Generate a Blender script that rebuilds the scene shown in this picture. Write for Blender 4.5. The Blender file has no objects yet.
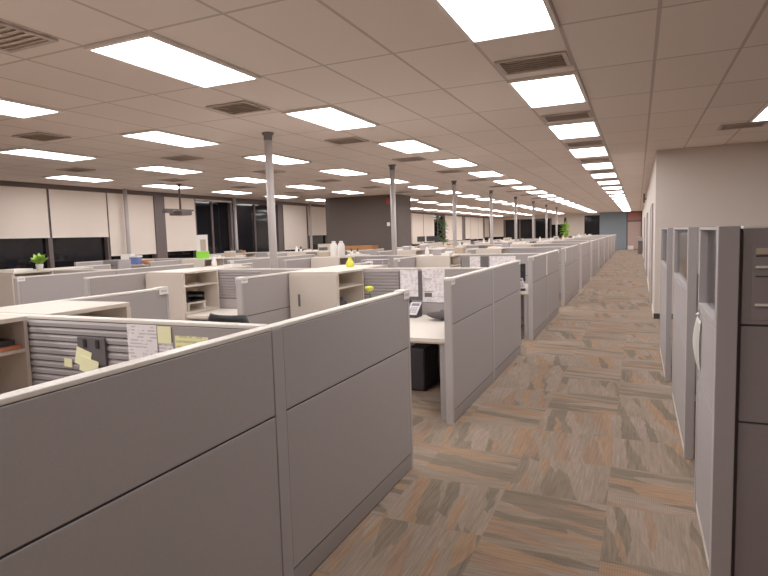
import bpy, bmesh, math, random
from mathutils import Vector, Matrix
random.seed(7)
PI = math.pi
COL = bpy.context.scene.collection
CEIL = 3.04
EYE = 1.66

# ------------------------------------------------------------------ materials
def srgb(r, g, b):
    f = lambda c: (c / 255) / 12.92 if c / 255 <= 0.04045 else ((c / 255 + 0.055) / 1.055) ** 2.4
    return (f(r), f(g), f(b), 1)

def mat(name, col, rough=0.6, metal=0.0, noise=0.0, scale=40.0, bump=0.0, bscale=300.0, spec=0.5, emit=0.0):
    m = bpy.data.materials.new(name); m.use_nodes = True
    nt = m.node_tree; b = nt.nodes['Principled BSDF']
    b.inputs['Base Color'].default_value = col
    b.inputs['Roughness'].default_value = rough
    b.inputs['Metallic'].default_value = metal
    b.inputs['Specular IOR Level'].default_value = spec
    if emit:
        b.inputs['Emission Color'].default_value = col
        b.inputs['Emission Strength'].default_value = emit
    if noise or bump:
        tc = nt.nodes.new('ShaderNodeTexCoord')
    if noise:
        n = nt.nodes.new('ShaderNodeTexNoise'); n.inputs['Scale'].default_value = scale
        n.inputs['Detail'].default_value = 5
        nt.links.new(tc.outputs['Object'], n.inputs['Vector'])
        mx = nt.nodes.new('ShaderNodeMix'); mx.data_type = 'RGBA'
        mx.inputs[6].default_value = tuple(c * (1 - noise) for c in col[:3]) + (1,)
        mx.inputs[7].default_value = tuple(min(1, c * (1 + noise)) for c in col[:3]) + (1,)
        nt.links.new(n.outputs['Fac'], mx.inputs[0]); nt.links.new(mx.outputs[2], b.inputs['Base Color'])
    if bump:
        n2 = nt.nodes.new('ShaderNodeTexNoise'); n2.inputs['Scale'].default_value = bscale
        nt.links.new(tc.outputs['Object'], n2.inputs['Vector'])
        bp = nt.nodes.new('ShaderNodeBump'); bp.inputs['Strength'].default_value = bump
        bp.inputs['Distance'].default_value = 0.002
        nt.links.new(n2.outputs['Fac'], bp.inputs['Height']); nt.links.new(bp.outputs['Normal'], b.inputs['Normal'])
    return m

M = {}
M['fabric'] = mat('grey_fabric', srgb(160, 151, 149), 0.9, noise=0.06, scale=60, bump=0.35, bscale=500, spec=0.2)
M['fabric_shaded'] = mat('shaded_grey_fabric', srgb(132, 122, 123), 0.9, noise=0.06, scale=60, bump=0.35, bscale=500, spec=0.2)  # the grey fabric again, with shade put into its colour
M['frame'] = mat('grey_paint', srgb(158, 150, 150), 0.55, noise=0.02, scale=8)
M['post'] = mat('pale_grey_post', srgb(172, 163, 160), 0.5, noise=0.02, scale=8)
M['cap'] = mat('pale_trim', srgb(226, 216, 206), 0.35)
M['kick'] = mat('kick_metal', srgb(140, 132, 130), 0.5, noise=0.03)
M['seam'] = mat('dark_seam', srgb(60, 55, 58), 0.8, noise=0.1)
M['slat'] = mat('slat_metal', srgb(150, 141, 141), 0.5, noise=0.03)
M['laminate'] = mat('beige_laminate', srgb(212, 198, 184), 0.45, noise=0.02, scale=5)
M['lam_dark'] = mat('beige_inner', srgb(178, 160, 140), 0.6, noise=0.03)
M['desk'] = mat('desk_laminate', srgb(226, 216, 204), 0.4, noise=0.02, scale=8)
M['black'] = mat('black_plastic', srgb(30, 28, 32), 0.5, noise=0.1)
M['dark'] = mat('dark_grey_plastic', srgb(88, 82, 84), 0.5, noise=0.05)
M['charcoal'] = mat('charcoal_cloth', srgb(62, 56, 58), 0.8, noise=0.1)
M['silver'] = mat('silver_plastic', srgb(198, 190, 196), 0.4, noise=0.03)
M['white'] = mat('white_plastic', srgb(238, 232, 226), 0.45, noise=0.02)
M['yellow'] = mat('yellow_paper', srgb(255, 250, 196), 0.8, noise=0.03)
M['lime'] = mat('yellow_green', srgb(222, 224, 60), 0.5, noise=0.05)
M['green'] = mat('green_print', srgb(130, 214, 40), 0.5, noise=0.05)
M['leaf'] = mat('leaf_green', srgb(138, 182, 52), 0.6, noise=0.3, scale=20)
M['leafdark'] = mat('leaf_dark', srgb(62, 92, 40), 0.6, noise=0.3, scale=20)
M['orange'] = mat('orange_paper', srgb(205, 120, 80), 0.7, noise=0.1)
M['wood'] = mat('orange_wood', srgb(170, 110, 62), 0.5, noise=0.15, scale=12)
M['red'] = mat('red_paint', srgb(190, 50, 45), 0.5, noise=0.05)
M['blue'] = mat('blue_print', srgb(90, 110, 170), 0.5, noise=0.1)
M['shade'] = mat('shade_cloth', srgb(226, 210, 196), 0.85, noise=0.03, scale=3, bump=0.1)
M['mullion'] = mat('brown_mullion', srgb(88, 74, 72), 0.5, noise=0.05)
M['pole'] = mat('pole_paint', srgb(164, 154, 151), 0.35, noise=0.02)
M['wall'] = mat('wall_paint', srgb(210, 196, 185), 0.8, noise=0.02, scale=4, bump=0.05)
M['wallgrey'] = mat('taupe_wall', srgb(88, 76, 71), 0.85, noise=0.04, scale=3, bump=0.05)
M['wallblue'] = mat('blue_wall', srgb(122, 134, 144), 0.8, noise=0.04, scale=3)
M['pinkwall'] = mat('pinkish_door', srgb(190, 160, 150), 0.6, noise=0.04)
M['transom'] = mat('reddish_transom', srgb(190, 120, 112), 0.6, noise=0.1)
M['doorgrey'] = mat('grey_door', srgb(172, 164, 164), 0.5, noise=0.03)
M['rubber'] = mat('rubber_base', srgb(44, 38, 38), 0.7, noise=0.1)
M['vent'] = mat('vent_metal', srgb(176, 160, 150), 0.5, noise=0.05)
M['night'] = mat('night_glass', (0.006, 0.006, 0.008, 1), 0.06, noise=0.2, scale=1.0, spec=0.22)
M['trofframe'] = mat('white_fixture', srgb(226, 216, 210), 0.45, noise=0.02)

def emit_mat(name, col, strength):
    m = bpy.data.materials.new(name); m.use_nodes = True
    nt = m.node_tree; nt.nodes.clear()
    o = nt.nodes.new('ShaderNodeOutputMaterial'); e = nt.nodes.new('ShaderNodeEmission')
    e.inputs['Color'].default_value = col; e.inputs['Strength'].default_value = strength
    nt.links.new(e.outputs[0], o.inputs[0]); return m
M['diffuser'] = emit_mat('lit_diffuser', (1.0, 0.955, 0.94, 1), 8.5)

def glass_mat():
    m = bpy.data.materials.new('clear_glass'); m.use_nodes = True
    nt = m.node_tree; nt.nodes.clear()
    o = nt.nodes.new('ShaderNodeOutputMaterial'); mx = nt.nodes.new('ShaderNodeMixShader')
    t = nt.nodes.new('ShaderNodeBsdfTransparent'); g = nt.nodes.new('ShaderNodeBsdfGlossy')
    t.inputs['Color'].default_value = (0.86, 0.86, 0.86, 1); g.inputs['Roughness'].default_value = 0.08
    fr = nt.nodes.new('ShaderNodeFresnel'); fr.inputs['IOR'].default_value = 1.5
    nt.links.new(fr.outputs[0], mx.inputs[0]); nt.links.new(t.outputs[0], mx.inputs[1]); nt.links.new(g.outputs[0], mx.inputs[2])
    nt.links.new(mx.outputs[0], o.inputs[0]); return m
M['glass'] = glass_mat()

def math_node(nt, op, a=None, b=None, va=None, vb=None):
    n = nt.nodes.new('ShaderNodeMath'); n.operation = op
    if a is not None: nt.links.new(a, n.inputs[0])
    if b is not None: nt.links.new(b, n.inputs[1])
    if va is not None: n.inputs[0].default_value = va
    if vb is not None: n.inputs[1].default_value = vb
    return n.outputs[0]

LX0, LY0, TW, TL = -1.1095, 2.933, 0.6096, 1.2192      # ceiling grid origin and tile size

def ceiling_mat():
    m = bpy.data.materials.new('ceiling_tiles'); m.use_nodes = True
    nt = m.node_tree; b = nt.nodes['Principled BSDF']; b.inputs['Roughness'].default_value = 0.9
    tc = nt.nodes.new('ShaderNodeTexCoord'); sp = nt.nodes.new('ShaderNodeSeparateXYZ')
    nt.links.new(tc.outputs['Object'], sp.inputs[0])
    def line(sock, o, period, w):
        a = math_node(nt, 'SUBTRACT', sock, vb=o); a = math_node(nt, 'DIVIDE', a, vb=period)
        a = math_node(nt, 'ADD', a, vb=200.5); a = math_node(nt, 'FRACT', a)
        a = math_node(nt, 'SUBTRACT', a, vb=0.5); a = math_node(nt, 'ABSOLUTE', a)
        return math_node(nt, 'LESS_THAN', a, vb=w / period / 2)
    lx = line(sp.outputs['X'], LX0, TW, 0.026); ly = line(sp.outputs['Y'], LY0, TL, 0.026)
    mk = math_node(nt, 'MAXIMUM', lx, ly)
    n = nt.nodes.new('ShaderNodeTexNoise'); n.inputs['Scale'].default_value = 90; n.inputs['Detail'].default_value = 6
    nt.links.new(tc.outputs['Object'], n.inputs['Vector'])
    # each tile slightly its own tone
    cb = nt.nodes.new('ShaderNodeCombineXYZ')
    fx = math_node(nt, 'FLOOR', math_node(nt, 'DIVIDE', math_node(nt, 'SUBTRACT', sp.outputs['X'], vb=LX0), vb=TW))
    fy = math_node(nt, 'FLOOR', math_node(nt, 'DIVIDE', math_node(nt, 'SUBTRACT', sp.outputs['Y'], vb=LY0), vb=TL))
    nt.links.new(fx, cb.inputs[0]); nt.links.new(fy, cb.inputs[1])
    wn = nt.nodes.new('ShaderNodeTexWhiteNoise'); nt.links.new(cb.outputs[0], wn.inputs['Vector'])
    v = math_node(nt, 'MULTIPLY', wn.outputs['Value'], vb=0.06)
    v = math_node(nt, 'ADD', v, math_node(nt, 'MULTIPLY', n.outputs['Fac'], vb=0.10))
    v = math_node(nt, 'ADD', v, vb=0.86)
    mx = nt.nodes.new('ShaderNodeMix'); mx.data_type = 'RGBA'
    mx.inputs[6].default_value = srgb(232, 218, 208); mx.inputs[7].default_value = srgb(190, 174, 166)
    nt.links.new(mk, mx.inputs[0])
    ml = nt.nodes.new('ShaderNodeVectorMath'); ml.operation = 'SCALE'
    nt.links.new(mx.outputs[2], ml.inputs[0]); nt.links.new(v, ml.inputs['Scale'])
    nt.links.new(ml.outputs[0], b.inputs['Base Color'])
    bp = nt.nodes.new('ShaderNodeBump'); bp.inputs['Strength'].default_value = 0.4; bp.inputs['Distance'].default_value = 0.006
    h = math_node(nt, 'SUBTRACT', math_node(nt, 'MULTIPLY', n.outputs['Fac'], vb=0.2), mk)
    nt.links.new(h, bp.inputs['Height']); nt.links.new(bp.outputs['Normal'], b.inputs['Normal'])
    return m

def carpet_mat():
    m = bpy.data.materials.new('carpet_tiles'); m.use_nodes = True
    nt = m.node_tree; b = nt.nodes['Principled BSDF']; b.inputs['Roughness'].default_value = 0.95
    b.inputs['Specular IOR Level'].default_value = 0.15
    tc = nt.nodes.new('ShaderNodeTexCoord'); sp = nt.nodes.new('ShaderNodeSeparateXYZ')
    nt.links.new(tc.outputs['Object'], sp.inputs[0])
    S = 0.61
    ux = math_node(nt, 'DIVIDE', math_node(nt, 'ADD', sp.outputs['X'], vb=0.16), vb=S)
    uy = math_node(nt, 'DIVIDE', math_node(nt, 'ADD', sp.outputs['Y'], vb=0.1), vb=S)
    fx = math_node(nt, 'FLOOR', ux); fy = math_node(nt, 'FLOOR', uy)
    cb = nt.nodes.new('ShaderNodeCombineXYZ'); nt.links.new(fx, cb.inputs[0]); nt.links.new(fy, cb.inputs[1])
    # quarter-turned laying: checkerboard with a few exceptions
    wn = nt.nodes.new('ShaderNodeTexWhiteNoise'); nt.links.new(cb.outputs[0], wn.inputs['Vector'])
    par = math_node(nt, 'PINGPONG', math_node(nt, 'ADD', fx, fy), vb=1.0)
    flip = math_node(nt, 'LESS_THAN', wn.outputs['Value'], vb=0.28)
    sw = math_node(nt, 'ABSOLUTE', math_node(nt, 'SUBTRACT', par, flip))
    a1 = nt.nodes.new('ShaderNodeCombineXYZ'); a2 = nt.nodes.new('ShaderNodeCombineXYZ')
    nt.links.new(sp.outputs['X'], a1.inputs[0]); nt.links.new(sp.outputs['Y'], a1.inputs[1])
    nt.links.new(sp.outputs['Y'], a2.inputs[0]); nt.links.new(sp.outputs['X'], a2.inputs[1])
    mv = nt.nodes.new('ShaderNodeMix'); mv.data_type = 'VECTOR'
    nt.links.new(sw, mv.inputs[0]); nt.links.new(a1.outputs[0], mv.inputs[4]); nt.links.new(a2.outputs[0], mv.inputs[5])
    wc = nt.nodes.new('ShaderNodeVectorMath'); wc.operation = 'MULTIPLY_ADD'      # own offset per tile
    nt.links.new(wn.outputs['Color'], wc.inputs[0]); wc.inputs[1].default_value = (7, 9, 3); nt.links.new(mv.outputs[1], wc.inputs[2])
    s2 = nt.nodes.new('ShaderNodeSeparateXYZ'); nt.links.new(wc.outputs[0], s2.inputs[0])
    # long slivers: stretch + skew
    wob = nt.nodes.new('ShaderNodeTexNoise'); wob.inputs['Scale'].default_value = 6; nt.links.new(wc.outputs[0], wob.inputs['Vector'])
    px = math_node(nt, 'MULTIPLY', s2.outputs[0], vb=1.15)
    py = math_node(nt, 'MULTIPLY', math_node(nt, 'ADD', math_node(nt, 'ADD', s2.outputs[1], math_node(nt, 'MULTIPLY', wob.outputs['Fac'], vb=0.07)), math_node(nt, 'MULTIPLY', s2.outputs[0], vb=0.16)), vb=11.0)
    c3 = nt.nodes.new('ShaderNodeCombineXYZ'); nt.links.new(px, c3.inputs[0]); nt.links.new(py, c3.inputs[1])
    vo = nt.nodes.new('ShaderNodeTexVoronoi'); vo.inputs['Scale'].default_value = 1.0; vo.inputs['Randomness'].default_value = 1.0
    nt.links.new(c3.outputs[0], vo.inputs['Vector'])
    sc = nt.nodes.new('ShaderNodeSeparateColor'); nt.links.new(vo.outputs['Color'], sc.inputs[0])
    rp = nt.nodes.new('ShaderNodeValToRGB'); rp.color_ramp.interpolation = 'CONSTANT'
    pal = [(0.0, (136, 119, 104)), (0.22, (143, 125, 111)), (0.42, (146, 116, 91)), (0.54, (120, 105, 89)), (0.61, (138, 120, 104)),
           (0.77, (139, 112, 92)), (0.87, (114, 101, 86))]
    el = rp.color_ramp.elements
    while len(el) < len(pal): el.new(0.5)
    for e_, (p_, c_) in zip(el, pal): e_.position = p_; e_.color = srgb(*c_)
    nt.links.new(sc.outputs[0], rp.inputs[0])
    st = nt.nodes.new('ShaderNodeTexNoise'); st.inputs['Scale'].default_value = 1.0; st.inputs['Detail'].default_value = 4
    sm = nt.nodes.new('ShaderNodeVectorMath'); sm.operation = 'MULTIPLY'; sm.inputs[1].default_value = (5, 70, 1)
    nt.links.new(wc.outputs[0], sm.inputs[0]); nt.links.new(sm.outputs[0], st.inputs['Vector'])
    # tufting lines along the tile
    ln = math_node(nt, 'SINE', math_node(nt, 'MULTIPLY', s2.outputs[0], vb=2 * PI / 0.012))
    n = nt.nodes.new('ShaderNodeTexNoise'); n.inputs['Scale'].default_value = 120; nt.links.new(tc.outputs['Object'], n.inputs['Vector'])
    n2 = nt.nodes.new('ShaderNodeTexNoise'); n2.inputs['Scale'].default_value = 3.0; nt.links.new(tc.outputs['Object'], n2.inputs['Vector'])
    v = math_node(nt, 'ADD', math_node(nt, 'MULTIPLY', ln, vb=0.07), math_node(nt, 'MULTIPLY', n.outputs['Fac'], vb=0.35))
    v = math_node(nt, 'ADD', v, math_node(nt, 'MULTIPLY', n2.outputs['Fac'], vb=0.2)); v = math_node(nt, 'ADD', v, math_node(nt, 'MULTIPLY', st.outputs['Fac'], vb=0.9)); v = math_node(nt, 'ADD', v, vb=0.22)
    ml = nt.nodes.new('ShaderNodeVectorMath'); ml.operation = 'SCALE'
    nt.links.new(rp.outputs[0], ml.inputs[0]); nt.links.new(v, ml.inputs['Scale'])
    nt.links.new(ml.outputs[0], b.inputs['Base Color'])
    bp = nt.nodes.new('ShaderNodeBump'); bp.inputs['Strength'].default_value = 0.4; bp.inputs['Distance'].default_value = 0.004
    nt.links.new(n.outputs['Fac'], bp.inputs['Height']); nt.links.new(bp.outputs['Normal'], b.inputs['Normal'])
    return m

def print_mat(name, paper, ink, rows=60.0, dens=0.5):
    """a printed sheet: faint broken lines of type on the paper (object x = width, z = height)"""
    m = bpy.data.materials.new(name); m.use_nodes = True
    nt = m.node_tree; b = nt.nodes['Principled BSDF']; b.inputs['Roughness'].default_value = 0.7
    tc = nt.nodes.new('ShaderNodeTexCoord'); sp = nt.nodes.new('ShaderNodeSeparateXYZ')
    nt.links.new(tc.outputs['Object'], sp.inputs[0])
    r = math_node(nt, 'FRACT', math_node(nt, 'MULTIPLY', sp.outputs['Z'], vb=rows))
    r = math_node(nt, 'LESS_THAN', r, vb=0.45)
    n = nt.nodes.new('ShaderNodeTexNoise'); n.inputs['Scale'].default_value = 22
    nt.links.new(tc.outputs['Object'], n.inputs['Vector'])
    k = math_node(nt, 'LESS_THAN', n.outputs['Fac'], vb=dens)
    k = math_node(nt, 'MULTIPLY', math_node(nt, 'MULTIPLY', r, k), vb=0.5)
    mx = nt.nodes.new('ShaderNodeMix'); mx.data_type = 'RGBA'
    mx.inputs[6].default_value = paper; mx.inputs[7].default_value = ink
    nt.links.new(k, mx.inputs[0]); nt.links.new(mx.outputs[2], b.inputs['Base Color'])
    return m
M['sheet'] = print_mat('printed_sheet', srgb(245, 236, 238), srgb(120, 112, 124))
M['note'] = print_mat('printed_yellow', srgb(250, 246, 180), srgb(150, 145, 90), 40)

# ------------------------------------------------------------------ mesh builder
class MB:
    def __init__(s): s.bm = bmesh.new()
    def box(s, x0, x1, y0, y1, z0, z1, bev=0.0, mi=0):
        g = bmesh.ops.create_cube(s.bm, size=1.0)
        vs = g['verts']
        for v in vs:
            v.co = Vector(((x0 + x1) / 2 + v.co.x * (x1 - x0), (y0 + y1) / 2 + v.co.y * (y1 - y0), (z0 + z1) / 2 + v.co.z * (z1 - z0)))
        fs = {f for v in vs for f in v.link_faces}
        for f in fs: f.material_index = mi
        if bev:
            es = list({e for v in vs for e in v.link_edges})
            r = bmesh.ops.bevel(s.bm, geom=es, offset=bev, segments=2, affect='EDGES', profile=0.6)
            for f in r['faces']: f.material_index = mi
        return s
    def prism(s, pts, z0, z1, mi=0):
        lo = [s.bm.verts.new((x, y, z0)) for x, y in pts]; hi = [s.bm.verts.new((x, y, z1)) for x, y in pts]
        n = len(pts); fs = [s.bm.faces.new(lo[::-1]), s.bm.faces.new(hi)]
        for i in range(n): fs.append(s.bm.faces.new((lo[i], lo[(i + 1) % n], hi[(i + 1) % n], hi[i])))
        for f in fs: f.material_index = mi
        return s
    def quadgrid(s, fn, nu, nv, mi=0, smooth=True):
        V = [[s.bm.verts.new(fn(u / nu, v / nv)) for u in range(nu + 1)] for v in range(nv + 1)]
        for v in range(nv):
            for u in range(nu):
                f = s.bm.faces.new((V[v][u], V[v][u + 1], V[v + 1][u + 1], V[v + 1][u])); f.material_index = mi; f.smooth = smooth
        return s
    def lathe(s, prof, c=(0, 0, 0), n=20, mi=0, smooth=True):
        rings = []
        for r, z in prof:
            rings.append([s.bm.verts.new((c[0] + r * math.cos(2 * PI * i / n), c[1] + r * math.sin(2 * PI * i / n), c[2] + z)) for i in range(n)])
        for a, b in zip(rings, rings[1:]):
            for i in range(n):
                f = s.bm.faces.new((a[i], a[(i + 1) % n], b[(i + 1) % n], b[i])); f.material_index = mi; f.smooth = smooth
        for rg, rev in ((rings[0], True), (rings[-1], False)):
            f = s.bm.faces.new(rg[::-1] if rev else rg); f.material_index = mi
        return s
    def tube(s, pts, r, n=8, mi=0):
        pts = [Vector(p) for p in pts]; rings = []
        for i, p in enumerate(pts):
            t = (pts[min(i + 1, len(pts) - 1)] - pts[max(i - 1, 0)]).normalized()
            a = t.orthogonal().normalized(); b = t.cross(a)
            rr = r[i] if isinstance(r, (list, tuple)) else r
            if rings:      # keep the frame from twisting
                pa = (rings[-1][0].co - pts[i - 1]).normalized(); a = (pa - t * pa.dot(t)).normalized(); b = t.cross(a)
            rings.append([s.bm.verts.new(p + (a * math.cos(2 * PI * k / n) + b * math.sin(2 * PI * k / n)) * rr) for k in range(n)])
        for A, B in zip(rings, rings[1:]):
            for k in range(n):
                f = s.bm.faces.new((A[k], A[(k + 1) % n], B[(k + 1) % n], B[k])); f.material_index = mi; f.smooth = True
        for rg, rev in ((rings[0], True), (rings[-1], False)):
            f = s.bm.faces.new(rg[::-1] if rev else rg); f.material_index = mi
        return s
    def xf(s, m):
        bmesh.ops.transform(s.bm, matrix=m, verts=s.bm.verts); return s
    def mesh(s, name, mats):
        bmesh.ops.recalc_face_normals(s.bm, faces=s.bm.faces)
        me = bpy.data.meshes.new(name); s.bm.to_mesh(me); s.bm.free()
        for m in (mats if isinstance(mats, (list, tuple)) else [mats]): me.materials.append(M[m] if isinstance(m, str) else m)
        return me

def put(name, me, parent=None, loc=None, rz=0.0, label=None):
    o = bpy.data.objects.new(name, me); COL.objects.link(o)
    if parent is not None: o.parent = parent
    if loc is not None: o.location = loc
    if rz: o.rotation_euler.z = rz
    if label: o['label'] = label
    return o
def obj(name, mb, mats, parent=None, loc=None, rz=0.0, label=None):
    return put(name, mb.mesh(name, mats), parent, loc, rz, label)
def thing(name, label, cat, loc=(0, 0, 0), rz=0.0, group=None):
    o = bpy.data.objects.new(name, None); COL.objects.link(o); o.empty_display_size = 0.1
    o.location = loc; o.rotation_euler.z = rz
    return tag(o, label, cat, group)
def tag(o, label, cat, group=None):
    o['label'] = label; o['category'] = cat
    if group: o['group'] = group
    return o
def struct(name, mb, mats, parent=None):
    o = obj(name, mb, mats, parent)
    if parent is None: o['kind'] = 'structure'
    return o
CACHE = {}
def cached(key, fn):
    if key not in CACHE: CACHE[key] = fn()
    return CACHE[key]
ORD = ['first', 'second', 'third', 'fourth', 'fifth', 'sixth', 'seventh', 'eighth', 'ninth', 'tenth', 'eleventh', 'twelfth', 'thirteenth',
       'fourteenth', 'fifteenth', 'sixteenth', 'seventeenth', 'eighteenth', 'nineteenth', 'twentieth', 'twenty-first', 'twenty-second']

# ------------------------------------------------------------------ camera (solved from the ceiling grid)
F_PX, YAW, PITCH, ROLL = 571.25, 0.4197, 0.0908, -0.0297
fv = Vector((-math.sin(YAW) * math.cos(PITCH), math.cos(YAW) * math.cos(PITCH), -math.sin(PITCH)))
r0 = Vector((math.cos(YAW), math.sin(YAW), 0)); u0 = r0.cross(fv)
rv = math.cos(ROLL) * r0 + math.sin(ROLL) * u0; uv = -math.sin(ROLL) * r0 + math.cos(ROLL) * u0
cam = bpy.data.cameras.new('camera'); cam.sensor_width = 36; cam.lens = F_PX * 36 / 768; cam.clip_start = 0.05; cam.clip_end = 200
co = bpy.data.objects.new('camera', cam); COL.objects.link(co)
co.matrix_world = Matrix(((rv.x, uv.x, -fv.x, 0), (rv.y, uv.y, -fv.y, 0), (rv.z, uv.z, -fv.z, EYE), (0, 0, 0, 1)))
bpy.context.scene.camera = co
def proj(x, y, z):
    d = Vector((x, y, z - EYE)); k = d.dot(fv)
    if k < 0.1: return None
    return 384 + F_PX * d.dot(rv) / k, 288 - F_PX * d.dot(uv) / k
def in_frame(x, y, z, m=10):
    p = proj(x, y, z)
    return p is not None and -m < p[0] < 768 + m and -m < p[1] < 576 + m

# ------------------------------------------------------------------ room shell
WX, FY, RX, CY = -12.1, 50.3, 0.28, 11.5       # window wall, far wall, aisle side wall, its corner
struct('floor', MB().box(WX - 0.3, 6, -4, FY + 0.2, -0.1, 0), carpet_mat())
struct('ceiling', MB().box(WX - 0.3, 6, -4, FY + 0.2, CEIL, CEIL + 0.1), ceiling_mat())
struct('wall_front', MB().box(RX, 6, CY, CY + 0.15, 0, CEIL), 'wall')
struct('wall_right', MB().box(RX, RX + 0.15, CY + 0.15, FY, 0, CEIL), 'wall')
struct('wall_side', MB().box(5.9, 6.05, -4, CY, 0, CEIL), 'wall')
struct('wall_rear', MB().box(WX, 5.9, -4, -3.85, 0, CEIL), 'wall')
struct('baseboard_front', MB().box(RX - 0.012, 5.9, CY - 0.012, CY - 0.0005, 0, 0.1), 'rubber')
struct('baseboard_right', MB().box(RX - 0.012, RX - 0.0005, CY, FY - 0.01, 0, 0.1), 'cap')
# window wall: sill wall, header, piers
wl = MB().box(WX - 0.2, WX, -4, FY, 0, 0.95).box(WX - 0.2, WX, -4, FY, 2.93, CEIL)
struct('wall_left', wl, 'mullion')
# bays: y0, y1, shade bottom (None = raised), wide pier after
bays = [(4.9, 7.1, 1.84), (7.18, 8.70, 1.84), (8.80, 10.26, 1.84), (10.34, 11.77, 1.36), (12.2, 13.36, 1.40), (13.46, 15.05, 2.88), (15.15, 17.72, None),
        (18.05, 19.62, 1.25), (19.78, 21.3, 1.77),
        (29.4, 31.2, 1.2), (31.3, 33.2, 1.15), (33.3, 35.2, 1.2), (35.3, 37.3, None), (37.6, 39.4, 1.2), (39.5, 41.6, 1.2), (42.6, 44.0, 1.25), (44.1, 46.4, 1.2), (46.5, 48.0, 1.2), (48.6, 50.2, 1.3)]
piers = MB()
prev = -3.9
for (a, b, s_) in bays:
    piers.box(WX - 0.18, WX + 0.02, prev, a, 0.95, 2.93); prev = b
piers.box(WX - 0.18, WX + 0.02, prev, FY, 0.95, 2.93)
piers.box(WX, WX + 0.08, 11.8, 12.17, 0, 2.93)                 # the wide brown column between the shades
struct('trim_1', piers, 'mullion')
struct('trim_2', MB().box(WX, WX + 0.05, -3.8, FY - 0.05, 2.935, CEIL - 0.002), 'mullion')
for n, (a, b, s_) in enumerate(bays):
    w = struct('window_%d' % (n + 1), MB().box(WX - 0.1, WX - 0.085, a, b, 0.95, 2.93), 'night')
    fr = MB()
    if s_ is None or s_ > 2.5 or b - a > 2:
        fr.box(WX - 0.12, WX - 0.05, (a + b) / 2 - 0.03, (a + b) / 2 + 0.03, 0.95, 2.93)
    fr.box(WX - 0.12, WX - 0.04, a, b, 0.95, 1.0).box(WX - 0.12, WX - 0.04, a, b, 2.88, 2.93)
    obj('window_frame', fr, 'mullion', w)
SHADE_TXT = ['', 'half lowered cream roller shade at the left edge of the photo', 'half lowered cream roller shade, second from the left edge',
             'long cream roller shade behind the slim pipe column, left of the brown column', 'long cream roller shade behind the hanging projector', 'rolled up cream shade above the dark window beside the projector', None,
             'long cream roller shade left of the taupe wall block', 'short cream roller shade touching the taupe wall block']
nf = 0
for n, (a, b, s_) in enumerate(bays):
    if s_ is None or n == 0: continue
    if n < 9: t_ = SHADE_TXT[n]; g_ = 'roller shades on the near windows'
    else:
        t_ = 'distant cream roller shade, %s beyond the taupe wall block' % ORD[nf]; g_ = 'roller shades on the far windows'; nf += 1
    t = thing('roller_shade', t_, 'window shade', (WX + 0.02, a, 0), 0, g_)
    L = b - a
    obj('cloth', MB().box(0.028, 0.032, -0.02, L + 0.02, s_ + 0.02, 2.925), 'shade', t)
    obj('hem_bar', MB().box(0.02, 0.04, -0.02, L + 0.02, s_, s_ + 0.022, 0.004), 'cap', t)
# perimeter pipe columns by the windows
for n, y in enumerate((10.72, 15.02, 19.66)):
    obj_ = obj('pipe_column', MB().lathe([(0.05, 0), (0.05, CEIL - 0.001)], n=16), 'pole', None, (WX + 0.22, y, 0))
    tag(obj_, 'slim grey pipe column against the windows, ' + ['in front of a long cream shade', 'in front of the dark window', 'left of the taupe wall block'][n], 'column', 'pipe columns by the windows')
# taupe block of wall
struct('wall_middle', MB().box(-10.12, -7.38, 17.8, 19.08, 0, CEIL), 'wallgrey')
# far wall pieces
fw = MB().box(-12.1, -5.5, FY, FY + 0.15, 0, 1.0).box(-12.1, -5.5, FY, FY + 0.15, 2.75, CEIL).box(-4.1, -2.9, FY, FY + 0.15, 2.85, CEIL).box(-5.5, -4.1, FY, FY + 0.15, 0, CEIL)
fw.box(-4.1, -2.9, FY, FY + 0.15, 0, 0.9)
fp = MB()
for x in (-12.0, -10.7, -9.4, -8.1, -6.8, -5.56): fp.box(x - 0.05, x + 0.05, FY - 0.03, FY + 0.09, 1.0, 2.75)
struct('trim_3', fp, 'mullion')
struct('wall_back', fw, 'wall')
struct('wall_blue', MB().box(-2.9, -0.88, FY - 0.05, FY + 0.15, 0, CEIL), 'wallblue')
w = struct('window_20', MB().box(-12.0, -5.6, FY + 0.1, FY + 0.11, 1.0, 2.75), 'night')
w = struct('window_21', MB().box(-4.1, -2.9, FY + 0.1, FY + 0.11, 0.9, 2.85), 'night')
for n, (x0, x1, s_) in enumerate(((-11.9, -10.8, 1.3), (-6.7, -5.7, 2.2))):
    t = thing('roller_shade', ['cream roller shade on the far end wall, left one', 'short cream roller shade on the far end wall beside the tree'][n], 'window shade', (x0, FY - 0.035, 0), 0, 'roller shades on the far end wall')
    obj('cloth', MB().box(0, x1 - x0, 0, 0.006, s_ + 0.02, 2.8), 'shade', t)
    obj('hem_bar', MB().box(0, x1 - x0, -0.006, 0.012, s_, s_ + 0.022), 'cap', t)
# door at the end of the aisle
d = struct('door_1', MB().box(-0.78, 0.18, FY - 0.02, FY + 0.03, 0.01, 2.2), 'pinkwall')
obj('door_frame', MB().box(-0.88, -0.78, FY - 0.06, FY + 0.1, 0, CEIL).box(0.18, 0.28, FY - 0.06, FY + 0.1, 0, CEIL).box(-0.78, 0.18, FY - 0.06, FY + 0.1, 2.2, 2.32).box(-0.78, 0.18, FY - 0.06, FY + 0.1, 2.95, CEIL), 'mullion', d)
obj('transom_panel', MB().box(-0.78, 0.18, FY, FY + 0.03, 2.32, 2.95), 'transom', d)
obj('door_handle', MB().tube([(0.08, FY - 0.02, 1.02), (0.08, FY - 0.09, 1.02), (-0.04, FY - 0.09, 1.02)], 0.012), 'silver', d)
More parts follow.
